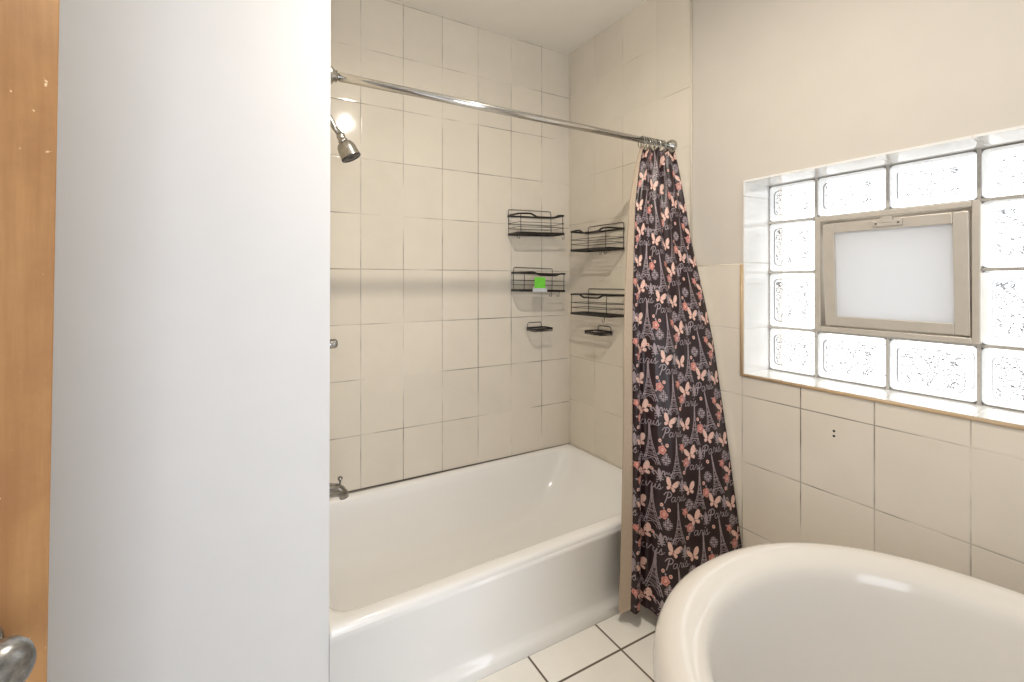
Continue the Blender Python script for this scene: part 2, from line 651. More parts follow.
# mortar grid
bm = bmesh.new()
J = 0.0045
MX0, MX1 = XG + 0.006, XG + 0.074
for i in range(1, 4):
    for a, b in (((zs[0] - 0.008, zs[1]), (zs[3], zs[4] + 0.006)) if i == 2 else ((zs[0] - 0.008, zs[4] + 0.006),)):
        box(bm, (MX0, ys[i] - J + 0.0004, a), (MX1, ys[i] + J - 0.0004, b))
for k in range(1, 4):
    for a, b in (((ys[4], ys[3]), (ys[1], ys[0])) if k == 2 else ((ys[4], ys[0]),)):
        box(bm, (MX0 + 0.0005, a, zs[k] - J + 0.0004), (MX1 - 0.0005, b, zs[k] + J - 0.0004))
box(bm, (MX0 + 0.01, ys[4] - 0.006, zs[0] - 0.008), (MX1 - 0.01, ys[0] + 0.006, zs[0] + 0.004))
box(bm, (MX0 + 0.01, ys[4] - 0.006, zs[4] - 0.004), (MX1 - 0.01, ys[0] + 0.006, zs[4] + 0.006))
box(bm, (MX0 + 0.01, ys[4] - 0.006, zs[0]), (MX1 - 0.01, ys[4] + 0.004, zs[4]))
box(bm, (MX0 + 0.01, ys[0] - 0.004, zs[0]), (MX1 - 0.01, ys[0] + 0.006, zs[4]))
wobj('mortar', bm, M['mortar'])


def rrect2(y0, y1, z0, z1, r, n=5):
    pts = []
    for cy_, cz_, a0 in ((y1 - r, z1 - r, 0), (y0 + r, z1 - r, PI / 2), (y0 + r, z0 + r, PI), (y1 - r, z0 + r, 1.5 * PI)):
        for k in range(n + 1):
            a = a0 + PI / 2 * k / n
            pts.append((cy_ + r * math.cos(a), cz_ + r * math.sin(a)))
    return pts


def glass_block(y0, y1, z0, z1, seed):
    bm = bmesh.new()
    # face towards the room and face towards outdoors: flat rim, step, wavy field
    for xs, sg in ((XG, 1), (XG + 0.08, -1)):
        loops = []
        for ins, dx, r in ((0.0, 0.012, 0.012), (0.002, 0.004, 0.012), (0.006, 0.0, 0.012), (0.021, 0.0, 0.016), (0.0235, 0.0035, 0.016), (0.027, 0.0035, 0.015)):
            loops.append([(xs + sg * dx, p[0], p[1]) for p in rrect2(y0 + ins, y1 - ins, z0 + ins, z1 - ins, r)])
        rings = [[bm.verts.new(p) for p in lp] for lp in loops]
        n = len(rings[0])
        for a, b in zip(rings, rings[1:]):
            for j in range(n):
                f = bm.faces.new((a[j], a[(j + 1) % n], b[(j + 1) % n], b[j]))
                f.material_index = 3 if b is rings[4] else 1
        f = bm.faces.new(rings[-1])
        f.material_index = 0
        if sg == 1:
            first = rings[0]
        else:
            for j in range(n):
                g = bm.faces.new((first[j], first[(j + 1) % n], rings[0][(j + 1) % n], rings[0][j]))
                g.material_index = 2
    bmesh.ops.recalc_face_normals(bm, faces=bm.faces)
    c = V((XG + 0.04, (y0 + y1) / 2, (z0 + z1) / 2))
    bmesh.ops.translate(bm, verts=bm.verts, vec=-c)
    o = obj('glass_block', bm, [M['block'], M['block_rim'], M['block_edge'], M['block_step']], win)
    o.location = c - WO
    if seed % 2:
        o.rotation_euler = (0, 0, 0)
    return o


sd = 0
for i in range(4):
    for k in range(4):
        if i in (1, 2) and k in (1, 2):
            continue
        glass_block(ys[i + 1] + J, ys[i] - J, zs[k] + J, zs[k + 1] - J, sd)
        sd += 1


def frame_rect(bm, x0, x1, y0, y1, z0, z1, w, mi=0, bev=0.002):
    box(bm, (x0, y0, z0), (x1, y0 + w, z1), mi, bev)
    box(bm, (x0, y1 - w, z0), (x1, y1, z1), mi, bev)
    box(bm, (x0, y0 + w, z0), (x1, y1 - w, z0 + w), mi, bev)
    box(bm, (x0, y0 + w, z1 - w), (x1, y1 - w, z1), mi, bev)


VY0, VY1, VZ0, VZ1 = 0.446, 0.858, 1.118, 1.527
bm = bmesh.new()
frame_rect(bm, XG - 0.006, XG + 0.075, VY0, VY1, VZ0, VZ1, 0.017)
frame_rect(bm, XG + 0.04, XG + 0.072, VY0 + 0.015, VY1 - 0.015, VZ0 + 0.015, VZ1 - 0.015, 0.034)
wobj('vent_frame', bm, M['alu'])
SY0, SY1, SZ0, SZ1 = 0.467, 0.829, 1.140, 1.499
hinge = V((XG + 0.006, 0, SZ0))
rot = Matrix.Translation(hinge) @ Matrix.Rotation(math.radians(-3.0), 4, 'Y') @ Matrix.Translation(-hinge)
bm = bmesh.new()
frame_rect(bm, XG + 0.002, XG + 0.026, SY0, SY1, SZ0, SZ1, 0.033)
bmesh.ops.transform(bm, matrix=rot, verts=bm.verts)
sash = wobj('vent_sash', bm, M['alu'])
bm = bmesh.new()
box(bm, (XG + 0.010, SY0 + 0.03, SZ0 + 0.03), (XG + 0.016, SY1 - 0.03, SZ1 - 0.03))
bmesh.ops.transform(bm, matrix=rot, verts=bm.verts)
o = wobj('pane', bm, M['frosted'], sash)
o['label'] = 'frosted white pane'
bm = bmesh.new()
box(bm, (XG - 0.003, 0.610, SZ1 - 0.024), (XG + 0.003, 0.686, SZ1 - 0.006), 0, 0.001)
box(bm, (XG - 0.006, 0.634, SZ1 - 0.012), (XG + 0.008, 0.662, SZ1 + 0.006), 0, 0.001)
for yy in (0.620, 0.676):
    lathe(bm, [(0, 0), (0.003, 0), (0.0025, 0.0015), (0, 0.002)], (XG - 0.003, yy, SZ1 - 0.015), (-1, 0, 0), 10, 1)
bmesh.ops.transform(bm, matrix=rot, verts=bm.verts)
o = wobj('latch', bm, [M['alu'], M['dark_face']], sash)


# ------------------------------------------------------------------ alcove bathtub
def rrect(x0, x1, y0, y1, r, z, n=8, m=14):
    """rounded rectangle loop with subdivided straights, always the same count"""
    P = []
    cs = ((x1 - r, y1 - r, 0), (x0 + r, y1 - r, PI / 2), (x0 + r, y0 + r, PI), (x1 - r, y0 + r, 1.5 * PI))
    for q, (cx_, cy_, a0) in enumerate(cs):
        arc = [(cx_ + r * math.cos(a0 + PI / 2 * k / n), cy_ + r * math.sin(a0 + PI / 2 * k / n)) for k in range(n + 1)]
        P += arc
        nx = cs[(q + 1) % 4]
        b0 = (nx[0] + r * math.cos(nx[2]), nx[1] + r * math.sin(nx[2]))
        for k in range(1, m):
            t = k / m
            P.append((arc[-1][0] * (1 - t) + b0[0] * t, arc[-1][1] * (1 - t) + b0[1] * t))
    return [(x, y, z) for x, y in P]


tub = thing('bathtub', 'white enamel bathtub built into the tiled alcove', 'bathtub', ((XL + XR) / 2, 1.69, 0))
TO = V(tub.location)
x0, x1, y0, y1 = XL - 0.0020, XR - 0.001, 1.293, YB - 0.001
RIM = 0.338
ix0, ix1, iy0, iy1 = x0 + 0.008, x1 - 0.045, y0 + 0.058, y1 - 0.04
L = []
# outer skin up to the rim, then over the rim and down into the basin
L.append(rrect(x0, x1, y0, y1, 0.008, 0.318))
L.append(rrect(x0, x1, y0 + 0.0005, y1, 0.008, 0.325))
L.append(rrect(x0, x1, y0 + 0.002, y1, 0.009, 0.331))
L.append(rrect(x0 + 0.002, x1 - 0.002, y0 + 0.006, y1 - 0.002, 0.010, 0.3355))
L.append(rrect(x0 + 0.003, x1 - 0.003, y0 + 0.012, y1 - 0.003, 0.014, 0.3378))
L.append(rrect(x0 + 0.006, x1 - 0.008, y0 + 0.022, y1 - 0.008, 0.02, RIM + 0.0005))
L.append(rrect(ix0 - 0.005, ix1 + 0.014, iy0 - 0.014, iy1 + 0.012, 0.06, RIM))
L.append(rrect(ix0 - 0.002, ix1 + 0.005, iy0 - 0.004, iy1 + 0.005, 0.07, RIM - 0.0035))
NB = 16
for k in range(NB + 1):
    a = PI / 2 * k / NB
    i_ = 1 - math.cos(a) ** 0.75 if k < NB else 1.0
    d_ = math.sin(a) ** 0.8
    z = (RIM - 0.012) - 0.268 * d_
    L.append(rrect(ix0 + 0.004 + 0.17 * i_, ix1 - 0.006 - 0.42 * i_ - 0.12 * d_ * (1 - i_), iy0 + 0.004 + 0.17 * i_, iy1 - 0.004 - 0.17 * i_, 0.085 + 0.045 * i_, z))
def sag(x, y, z):
    """the rim runs a few millimetres down towards the drain, most of all at the front"""
    fr = max(0.0, min(1.0, (y1 - y) / (y1 - y0)))
    return z + (x - 0.95) * (0.021 * fr + 0.006 * (1 - fr)) * min(1.0, max(0.0, z - 0.06) / 0.2)


L = [[V((p[0], p[1], sag(*p))) - TO for p in lp] for lp in L]
vs, fs = loft(L, False, True)
n = len(L[0])
part = [0 if (fi // n) < 7 else 1 for fi in range(len(fs))]
split_parts(vs, fs, part, ['rim', 'basin'], [M['enamel'], M['enamel']], tub)
# apron: profile swept along X, with the soft toe ledge at the floor
prof = [(0.012, 0.0), (-0.010, 0.0), (-0.0115, 0.004), (-0.0115, 0.030), (-0.010, 0.036), (-0.004, 0.043), (0.004, 0.054), (0.0065, 0.066), (0.0065, 0.10),
        (0.0050, 0.2), (0.0010, 0.300), (0.0, 0.3182), (0.012, 0.3182)]
bm = bmesh.new()
ra = [bm.verts.new((x0 - TO.x, y0 + a - TO.y, sag(x0, y0, z))) for a, z in prof]
rb = [bm.verts.new((x1 - TO.x, y0 + a - TO.y, sag(x1, y0, z))) for a, z in prof]
for j in range(len(prof)):
    j2 = (j + 1) % len(prof)
    bm.faces.new((ra[j], ra[j2], rb[j2], rb[j]))
bm.faces.new(ra[::-1])
bm.faces.new(rb)
bmesh.ops.recalc_face_normals(bm, faces=bm.faces)
o = obj('apron', bm, M['enamel'], tub, True)
for p in o.data.polygons:
    p.use_smooth = len(p.vertices) == 4
bm = bmesh.new()
lathe(bm, [(0, 0.004), (0.02, 0.004), (0.03, 0.0025), (0.033, 0.0)], (x0 + 0.36 - TO.x, 1.67 - TO.y, 0.0605), (0, 0, 1), 24)
obj('drain', bm, M['chrome'], tub, True)

# ------------------------------------------------------------------ freestanding tub
ft = thing('freestanding_bathtub', 'white freestanding oval bathtub with a thick rolled rim, below the window', 'bathtub', (0.98, -0.1, 0))
FO = V(ft.location)
TXC, TA, TYH, TLH, TN = 0.975, 0.472, 0.19, 0.490, 2.15
TZ = 0.658


def oval(ins, z, n=96, lowtail=1.0):
    P = []
    for k in range(n):
        a = 2 * PI * k / n
        ca, sa = math.cos(a), math.sin(a)
        ex = 2 / TN
        x = math.copysign(abs(ca) ** ex, ca) * (TA - ins)
        if sa >= 0:
            y = TYH + abs(sa) ** ex * (TLH - ins)
        else:
            y = TYH - 0.62 - math.copysign(abs(sa) ** ex, 1) * (0.50 - ins)
        P.append((TXC + x, y, z))
    return P


prof = [(0.16, 0.0, 0), (0.14, 0.02, 0), (0.115, 0.10, 0), (0.082, 0.22, 0), (0.055, 0.34, 0), (0.035, 0.44, 0), (0.022, 0.51, 0), (0.012, 0.555, 0),
        (0.004, 0.585, 1), (0.0, 0.608, 1), (0.002, 0.628, 1), (0.009, 0.643, 1), (0.019, 0.653, 1), (0.031, 0.657, 1), (0.046, 0.656, 1), (0.062, 0.651, 1), (0.076, 0.644, 1), (0.085, 0.637, 1),
        (0.091, 0.628, 2), (0.0955, 0.612, 2), (0.101, 0.585, 2), (0.112, 0.52, 2), (0.130, 0.42, 2), (0.158, 0.32, 2), (0.182, 0.24, 2), (0.21, 0.185, 2), (0.25, 0.15, 2), (0.30, 0.14, 2)]
loops = [[V(p) - FO for p in oval(i, z)] for i, z, _ in prof]
vs, fs = loft(loops, False, True)
n = 96
part = [prof[min(fi // n, len(prof) - 2)][2] for fi in range(len(fs))]
part[-1] = 2
split_parts(vs, fs, part, ['outer_shell', 'rim', 'basin'], [M['acrylic']] * 3, ft)

# ------------------------------------------------------------------ shower fittings on the alcove's left wall
sh = thing('shower_fixture', 'nickel shower head with dark spray face on a bent arm, by the rod', 'shower head', (XL, 1.68, 1.915))
SO = V(sh.location)
bm = bmesh.new()
arm = [V((XL, 1.68, 1.915)), V((XL + 0.03, 1.68, 1.912)), V((XL + 0.055, 1.68, 1.898)), V((0.293, 1.68, 1.858)), V((0.318, 1.68, 1.826))]
tube(bm, [p - SO for p in arm], 0.0105, 12)
obj('shower_arm', bm, M['steel'], sh, True)
bm = bmesh.new()
lathe(bm, [(0, 0.0), (0.03, 0.0), (0.029, 0.004), (0.016, 0.012), (0.0105, 0.014)], (0, 0, 0), (1, 0, 0), 28)
obj('escutcheon', bm, M['steel'], sh, True)
ax = V((0.42, -0.12, -0.90)).normalized()
b0 = V((0.314, 1.68, 1.832)) - SO
bm = bmesh.new()
lathe(bm, [(0, 0), (0.014, 0.0), (0.0155, 0.004), (0.0155, 0.013), (0.013, 0.017), (0.016, 0.02), (0.0175, 0.024), (0.0175, 0.032), (0.0, 0.034)], b0, ax, 24)
obj('swivel_collar', bm, M['steel'], sh, True)
bm = bmesh.new()
lathe(bm, [(0, 0.031), (0.018, 0.031), (0.026, 0.036), (0.031, 0.044), (0.0335, 0.056), (0.0345, 0.070), (0.0355, 0.082), (0.0365, 0.086), (0.0365, 0.089)], b0, ax, 32)
head = obj('spray_bell', bm, M['steel'], sh, True)
bm = bmesh.new()
lathe(bm, [(0.0365, 0.089), (0.036, 0.094), (0.033, 0.096), (0.030, 0.0935), (0.012, 0.0935), (0.011, 0.096), (0, 0.097)], b0, ax, 32)
o = obj('spray_face', bm, M['dark_face'], head, True)
o['label'] = 'dark spray face'

vl = thing('shower_valve', 'small chrome shower valve handle sticking out halfway up the tile', 'valve', (XL, 1.68, 1.066))
bm = bmesh.new()
lathe(bm, [(0, 0), (0.032, 0), (0.031, 0.005), (0.018, 0.010), (0.012, 0.014)], (0, 0, 0), (1, 0, 0), 28)
obj('escutcheon', bm, M['old_chrome'], vl, True)
bm = bmesh.new()
lathe(bm, [(0.010, 0.01), (0.010, 0.048), (0.013, 0.05), (0.017, 0.058), (0.0175, 0.066), (0.0165, 0.074), (0.0172, 0.078), (0.0165, 0.084), (0.011, 0.089), (0, 0.09)], (0, 0, 0), (1, 0, 0.05), 16)
obj('handle', bm, M['old_chrome'], vl, True)

sp = thing('tub_spout', 'chrome tub spout with a diverter knob, low on the tile above the tub rim', 'faucet', (XL, 1.68, 0.541))
bm = bmesh.new()
path = [(0.0, 0, 0.0), (0.03, 0, 0.001), (0.06, 0, 0.0), (0.085, 0, -0.004), (0.099, 0, -0.011), (0.110, 0, -0.023), (0.113, 0, -0.036)]
rad = [0.026, 0.0255, 0.025, 0.0235, 0.021, 0.0185, 0.017]
tube(bm, path, lambda i: rad[i], 18)
obj('spout', bm, M['old_chrome'], sp, True)
bm = bmesh.new()
lathe(bm, [(0.004, 0.0), (0.004, 0.022), (0.0065, 0.025), (0.0095, 0.029), (0.0095, 0.034), (0.006, 0.038), (0, 0.039)], (0.099, 0, 0.004), (0, 0, 1), 16)
obj('diverter_knob', bm, M['old_chrome'], sp, True)

# ------------------------------------------------------------------ curtain rod, rings, curtain
RODY, RODZ = 1.3556, 1.898
rod = thing('curtain_rod', 'chrome shower curtain rod across the tub alcove', 'rod', (XL, RODY, RODZ))
bm = bmesh.new()
tube(bm, [(0.034, 0, 0), (1.36, 0, 0)], 0.0128, 20)
obj('outer_tube', bm, M['chrome'], rod, True)
bm = bmesh.new()
tube(bm, [(0.012, 0, 0), (XR - XL - 0.012, 0, 0)], 0.0105, 20)
obj('inner_tube', bm, M['chrome'], rod, True)
for xx, d in ((0.0, 1), (XR - XL, -1)):
    bm = bmesh.new()
    lathe(bm, [(0, 0), (0.027, 0), (0.0275, 0.004), (0.026, 0.012), (0.021, 0.018), (0.0165, 0.021), (0.0165, 0.028), (0, 0.029)], (xx, 0, 0), (d, 0, 0), 28)
    obj('end_flange', bm, M['steel'], rod, True)

ringb = bmesh.new()
rr = 0.024
tube(ringb, [(0, rr * math.cos(2 * PI * k / 28), rr * math.sin(2 * PI * k / 28)) for k in range(28)], 0.0017, 8, True)
for sgn in (-1, 0, 1):
    r_ = bmesh.ops.create_icosphere(ringb, subdivisions=1, radius=0.0042)
    for v in r_['verts']:
        v.co += V((0, rr * math.sin(0.42 * sgn), rr * math.cos(0.42 * sgn)))
first = None
xs_r = [1.500, 1.514, 1.527, 1.541, 1.555, 1.570, 1.584, 1.599, 1.613, 1.628]
for k, x in enumerate(xs_r):
    if first is None:
        o = obj('curtain_ring', ringb, M['steel'], None, True)
        o['label'] = 'thin metal curtain ring hooked over the rod at the bunched curtain top'
        o['category'] = 'curtain ring'
        o['group'] = 'curtain rings bunched on the rod'
        first = o
    else:
        o = first.copy()
        COL.objects.link(o)
    o.location = (x, RODY, RODZ - rr + 0.0136)
    o.rotation_euler = (random.uniform(-0.25, 0.25), 0, random.uniform(-0.35, 0.35))

# --- the curtain sheet
ZT, ZB = 1.866, 0.055


def lerp_tab(tab, z):
    # tab sorted from high z to low z: (z, ...)
    if z >= tab[0][0]:
        return tab[0][1:]
    for a, b in zip(tab, tab[1:]):
        if a[0] >= z >= b[0]:
            t = (a[0] - z) / (a[0] - b[0])
            return tuple(p * (1 - t) + q * t for p, q in zip(a[1:], b[1:]))
    return tab[-1][1:]


#        z      Fx     Fy     Bx     By    flap
CT = [(1.87, 1.490, 1.350, 1.652, 1.318, 0.003),
      (1.78, 1.448, 1.338, 1.660, 1.302, 0.007),
      (1.62, 1.400, 1.325, 1.668, 1.270, 0.016),
      (1.46, 1.372, 1.310, 1.668, 1.240, 0.020),
      (1.22, 1.337, 1.290, 1.668, 1.180, 0.024),
      (1.05, 1.314, 1.272, 1.668, 1.141, 0.026),
      (0.68, 1.297, 1.258, 1.668, 1.082, 0.028),
      (0.30, 1.283, 1.254, 1.668, 1.027, 0.038),
      (0.05, 1.262, 1.246, 1.668, 0.990, 0.048)]
WN = 0.52


def smooth(t):
    t = max(0.0, min(1.0, t))
    return t * t * (3 - 2 * t)


PRO = [(0.0, 0.0), (0.05, 0.002), (0.105, 0.030), (0.135, 0.022), (0.17, -0.012), (0.205, 0.004), (0.29, 0.044), (0.42, 0.056), (0.6, 0.045), (0.75, 0.026), (0.86, 0.022), (1.0, 0.0)]


def pro(s):
    for a, b in zip(PRO, PRO[1:]):
        if a[0] <= s <= b[0]:
            return a[1] + (b[1] - a[1]) * smooth((s - a[0]) / (b[0] - a[0]))
    return 0.0


def sheet(u, z):
    """u < 0: the turned-over flap (u=-1 is its free edge); 0..1 the printed panel"""
    fx, fy, bx, by, fl = lerp_tab(CT, z)
    Fp, Bp = V((fx, fy, 0)), V((bx, by, 0))
    e = Bp - Fp
    ln = e.length
    e.normalize()
    nr = V((e.y, -e.x, 0))
    h = (ZT - z) / (ZT - ZB)
    if u >= 0:
        g = math.exp(-h * 4.6)
        k = smooth(h / 0.55)
        off = 0.0165 * g * math.sin(2 * PI * 5.2 * u + 2.6 * h + 0.9 * math.sin(9 * u)) * (0.75 + 0.4 * math.sin(13 * u + 1)) * smooth((u - 0.03) / 0.08) * (1 if u < 0.97 else (1 - u) / 0.03)
        off += (0.35 + 0.65 * k) * pro(u) * (0.55 + 0.55 * h) * (ln / 0.42)
        off += 0.006 * math.sin(2 * PI * 2.3 * u + 3.0 * h + 0.5) * k * u * (1 - u) * 4
        p = Fp + e * (u * ln) + nr * off
    else:
        q = -u
        R = 0.005
        if q < 0.25:
            a = q / 0.25 * PI
            p = Fp - e * (R * math.sin(a)) + nr * (R * (1 - math.cos(a)))
        else:
            w = (q - 0.25) / 0.75
            p = Fp + e * (fl * w) + nr * (2 * R + (0.004 + 0.010 * max(0, h - 0.7)) * smooth(w))
    zz = z
    return V((p.x, p.y, zz))


def sheet_n(u, z):
    d = 1e-3
    a = sheet(u + d, z) - sheet(u - d, z)
    b = sheet(u, z - d) - sheet(u, z + d)
    n_ = b.cross(a)
    if n_.length < 1e-12:
        return V((0, -1, 0))
    n_.normalize()
    return n_


cur = thing('shower_curtain', 'dark printed shower curtain gathered at the right end of the rod', 'curtain', (1.5, 1.25, 0.055))
CO = V(cur.location)
US = [-1 + 0.75 * k / 6 for k in range(6)] + [-0.25 + 0.25 * k / 6 for k in range(6)] + [k / 150 for k in range(151)]
NZ = 110
ZS = [ZT + (ZB - ZT) * k / NZ for k in range(NZ + 1)]
cb = bmesh.new()


def hem(u, z):
    """slight scallop of the top and the bottom edge"""
    h = (ZT - z) / (ZT - ZB)
    return z - 0.012 * (max(0, 1 - h / 0.04)) * (0.5 - 0.5 * math.cos(2 * PI * 9 * u)) + 0.012 * max(0, (h - 0.96) / 0.04) * math.sin(5 * u)


front, back = [], []
for z in ZS:
    rf, rb_ = [], []
    for u in US:
        p, n_ = sheet(u, z), sheet_n(u, z)
        p = V((p.x, p.y, hem(u, z)))
        rf.append(cb.verts.new(p + n_ * 0.0004 - CO))
        rb_.append(cb.verts.new(p - n_ * 0.0008 - CO))
    front.append(rf)
    back.append(rb_)
for i in range(NZ):
    for j in range(len(US) - 1):
        f = cb.faces.new((front[i][j], front[i + 1][j], front[i + 1][j + 1], front[i][j + 1]))
        f.material_index = 0
        f = cb.faces.new((back[i][j], back[i][j + 1], back[i + 1][j + 1], back[i + 1][j]))
        f.material_index = 1
for i in range(NZ):
    for j in (0, len(US) - 1):
        f = cb.faces.new((front[i][j], back[i][j], back[i + 1][j], front[i + 1][j]))
        f.material_index = 0
for j in range(len(US) - 1):
    for i in (0, NZ):
        f = cb.faces.new((front[i][j], front[i][j + 1], back[i][j + 1], back[i][j]))
        f.material_index = 0

# --- the print: small shapes laid on the cloth
def put(pts2, mi, lift):
    """a flat polygon in fabric metres (x across from the fold, y = height)"""
    if len(pts2) < 3:
        return
    vv = []
    for x, y in pts2:
        u = x / WN
        if not (0.002 < u < 0.998) or not (ZB + 0.004 < y < ZT - 0.004):
            return
        p, n_ = sheet(u, y), sheet_n(u, y)
        p = V((p.x, p.y, hem(u, y)))
        vv.append(cb.verts.new(p + n_ * (0.0004 + lift) - CO))
    if len(vv) <= 4:
        tri = [tuple(range(len(vv)))]
    else:
        tri = tessellate_polygon([[V((a, b, 0)) for a, b in pts2]])
    for tr in tri:
        try:
            f = cb.faces.new([vv[i] for i in tr])
            f.material_index = mi
        except ValueError:
            pass


def poly(T, pts, mi, lift=0.0007):
    # cut large shapes to small strips so that they follow the folds
    c = (sum(p[0] for p in pts) / len(pts), sum(p[1] for p in pts) / len(pts))
    n_ = len(pts)
    for i in range(n_):
        a, b = pts[i], pts[(i + 1) % n_]
        am, bm_ = ((a[0] + c[0]) / 2, (a[1] + c[1]) / 2), ((b[0] + c[0]) / 2, (b[1] + c[1]) / 2)
        put([T(*a), T(*b), T(*bm_), T(*am)], mi, lift)
        put([T(*am), T(*bm_), T(*c)], mi, lift)


def stroke(T, pts, w, mi, lift=0.0007, step=0.009):
    for a, b in zip(pts, pts[1:]):
        dx, dy = b[0] - a[0], b[1] - a[1]
        ln = math.hypot(dx, dy)
        if ln < 1e-6:
            continue
        nx, ny = -dy / ln * w / 2, dx / ln * w / 2
        ex, ey = dx / ln * w * 0.3, dy / ln * w * 0.3
        m = max(1, int(math.ceil(ln / step)))
        for k in range(m):
            p = (a[0] + dx * k / m - (ex if k == 0 else 0), a[1] + dy * k / m - (ey if k == 0 else 0))
            q = (a[0] + dx * (k + 1) / m + (ex if k == m - 1 else 0), a[1] + dy * (k + 1) / m + (ey if k == m - 1 else 0))
            put([T(p[0] + nx, p[1] + ny), T(p[0] - nx, p[1] - ny), T(q[0] - nx, q[1] - ny), T(q[0] + nx, q[1] + ny)], mi, lift)


GREY, PEACH, ROSE, DEEP = 2, 3, 4, 5


def xf(x, y, rot_=0.0, s=1.0):
    c, sn = math.cos(rot_), math.sin(rot_)
    return lambda a, b: (x + (a * c - b * sn) * s, y + (a * sn + b * c) * s)


def tower(T):
    H = 0.118
    wd = lambda t: 0.0235 * (1 - t) ** 2.3 + 0.0016
    ts = [k / 9 for k in range(10)]
    for sg in (-1, 1):
        stroke(T, [(sg * wd(t), t * H) for t in ts], 0.0020, GREY)
        stroke(T, [(sg * (wd(t) - 0.008 * (1 - t) ** 1.5), t * H) for t in ts[:6]], 0.0016, GREY)
    for t, w in ((0.16, 0.003), (0.22, 0.0016), (0.40, 0.003), (0.47, 0.0016), (0.8, 0.003)):
        stroke(T, [(-wd(t) - 0.001, t * H), (wd(t) + 0.001, t * H)], w, GREY)
    stroke(T, [(-0.012, 0.0), (-0.009, 0.009), (0, 0.0145), (0.009, 0.009), (0.012, 0.0)], 0.0018, GREY)
    for a, b in ((0.0, 0.08), (0.08, 0.16)):
        for sg in (-1, 1):
            stroke(T, [(sg * wd(a), a * H), (sg * (wd(b) - 0.007), b * H)], 0.0011, GREY)
            stroke(T, [(sg * (wd(a) - 0.008), a * H), (sg * wd(b), b * H)], 0.0011, GREY)
    for a, b in ((0.22, 0.31), (0.31, 0.40), (0.47, 0.55), (0.55, 0.64)):
        stroke(T, [(-wd(a), a * H), (wd(b), b * H)], 0.0011, GREY)
        stroke(T, [(wd(a), a * H), (-wd(b), b * H)], 0.0011, GREY)
    stroke(T, [(0, 0.6 * H), (0, 1.05 * H)], 0.0034, GREY)


def butterfly(T, mi=PEACH):
    up = [(0.001, 0.001), (0.005, 0.011), (0.012, 0.019), (0.020, 0.0235), (0.0265, 0.0225), (0.0275, 0.016), (0.0245, 0.008), (0.018, 0.001), (0.009, -0.003)]
    lo = [(0.001, -0.001), (0.009, -0.003), (0.0155, -0.004), (0.017, -0.009), (0.013, -0.0145), (0.007, -0.013), (0.002, -0.007)]
    for sg in (-1, 1):
        k = 1.0 if sg > 0 else 0.82
        poly(T, [(sg * x * k, y) for x, y in up], mi)
        poly(T, [(sg * x * k, y) for x, y in lo], mi)
    stroke(T, [(0, -0.010), (0.0005, 0.006)], 0.0016, DEEP, 0.0010)


def rose(T):
    poly(T, [(0.0145 * (1 + 0.13 * math.cos(5 * a)) * math.cos(a), 0.0145 * (1 + 0.13 * math.cos(5 * a)) * math.sin(a)) for a in [2 * PI * k / 20 for k in range(20)]], ROSE)
    stroke(T, [(0.0085 * math.cos(a), 0.0085 * math.sin(a)) for a in [0.4 + 4.6 * k / 8 for k in range(9)]], 0.0022, DEEP, 0.0010)
    stroke(T, [(0.0040 * math.cos(a), 0.0040 * math.sin(a)) for a in [2.5 + 4.6 * k / 6 for k in range(7)]], 0.0018, PEACH, 0.0010)
    for a in (0.3, 2.6, 4.3):
        c, s = math.cos(a), math.sin(a)
        poly(T, [(0.0145 * c, 0.0145 * s), (0.019 * c - 0.004 * s, 0.019 * s + 0.004 * c), (0.025 * c, 0.025 * s), (0.019 * c + 0.004 * s, 0.019 * s - 0.004 * c)], GREY)


def dot(T, r=0.0065):
    poly(T, [(r * math.cos(a), r * math.sin(a)) for a in [2 * PI * k / 10 for k in range(10)]], PEACH)
    poly(T, [(r * 0.45 * math.cos(a), r * 0.45 * math.sin(a)) for a in [2 * PI * k / 7 for k in range(7)]], DEEP, 0.0010)


def fleur(T):
    poly(T, [(0, 0.024), (0.0055, 0.014), (0.0045, 0.004), (0.002, -0.003), (-0.002, -0.003), (-0.0045, 0.004), (-0.0055, 0.014)], GREY)
    for sg in (-1, 1):
        stroke(T, [(sg * 0.003, -0.004), (sg * 0.0065, 0.004), (sg * 0.011, 0.012), (sg * 0.0165, 0.012), (sg * 0.0185, 0.006), (sg * 0.0155, 0.002)], 0.0042, GREY)
        stroke(T, [(sg * 0.002, -0.006), (sg * 0.006, -0.012), (sg * 0.011, -0.012)], 0.0030, GREY)
    stroke(T, [(-0.0095, -0.0045), (0.0095, -0.0045)], 0.0032, GREY)
    poly(T, [(0, -0.019), (0.003, -0.013), (0.0022, -0.006), (-0.0022, -0.006), (-0.003, -0.013)], GREY)


def damask(T):
    for k in range(4):
        a = PI / 2 * k
        c, s = math.cos(a), math.sin(a)
        R = lambda x, y: (x * c - y * s, x * s + y * c)
        poly(T, [R(0, 0.004), R(0.0055, 0.010), R(0.0, 0.021), R(-0.0055, 0.010)], GREY)
        for sg in (-1, 1):
            stroke(T, [R(sg * 0.003, 0.006), R(sg * 0.009, 0.010), R(sg * 0.0085, 0.016), R(sg * 0.005, 0.0165)], 0.0020, GREY)
    poly(T, [(0.003 * math.cos(a), 0.003 * math.sin(a)) for a in [2 * PI * k / 8 for k in range(8)]], GREY)


def crown(T):
    stroke(T, [(-0.011, -0.006), (0.011, -0.006)], 0.0030, GREY)
    stroke(T, [(-0.011, -0.004), (-0.0145, 0.008), (-0.0075, 0.001), (-0.005, 0.011), (0, 0.002), (0.005, 0.011), (0.0075, 0.001), (0.0145, 0.008), (0.011, -0.004)], 0.0022, GREY)


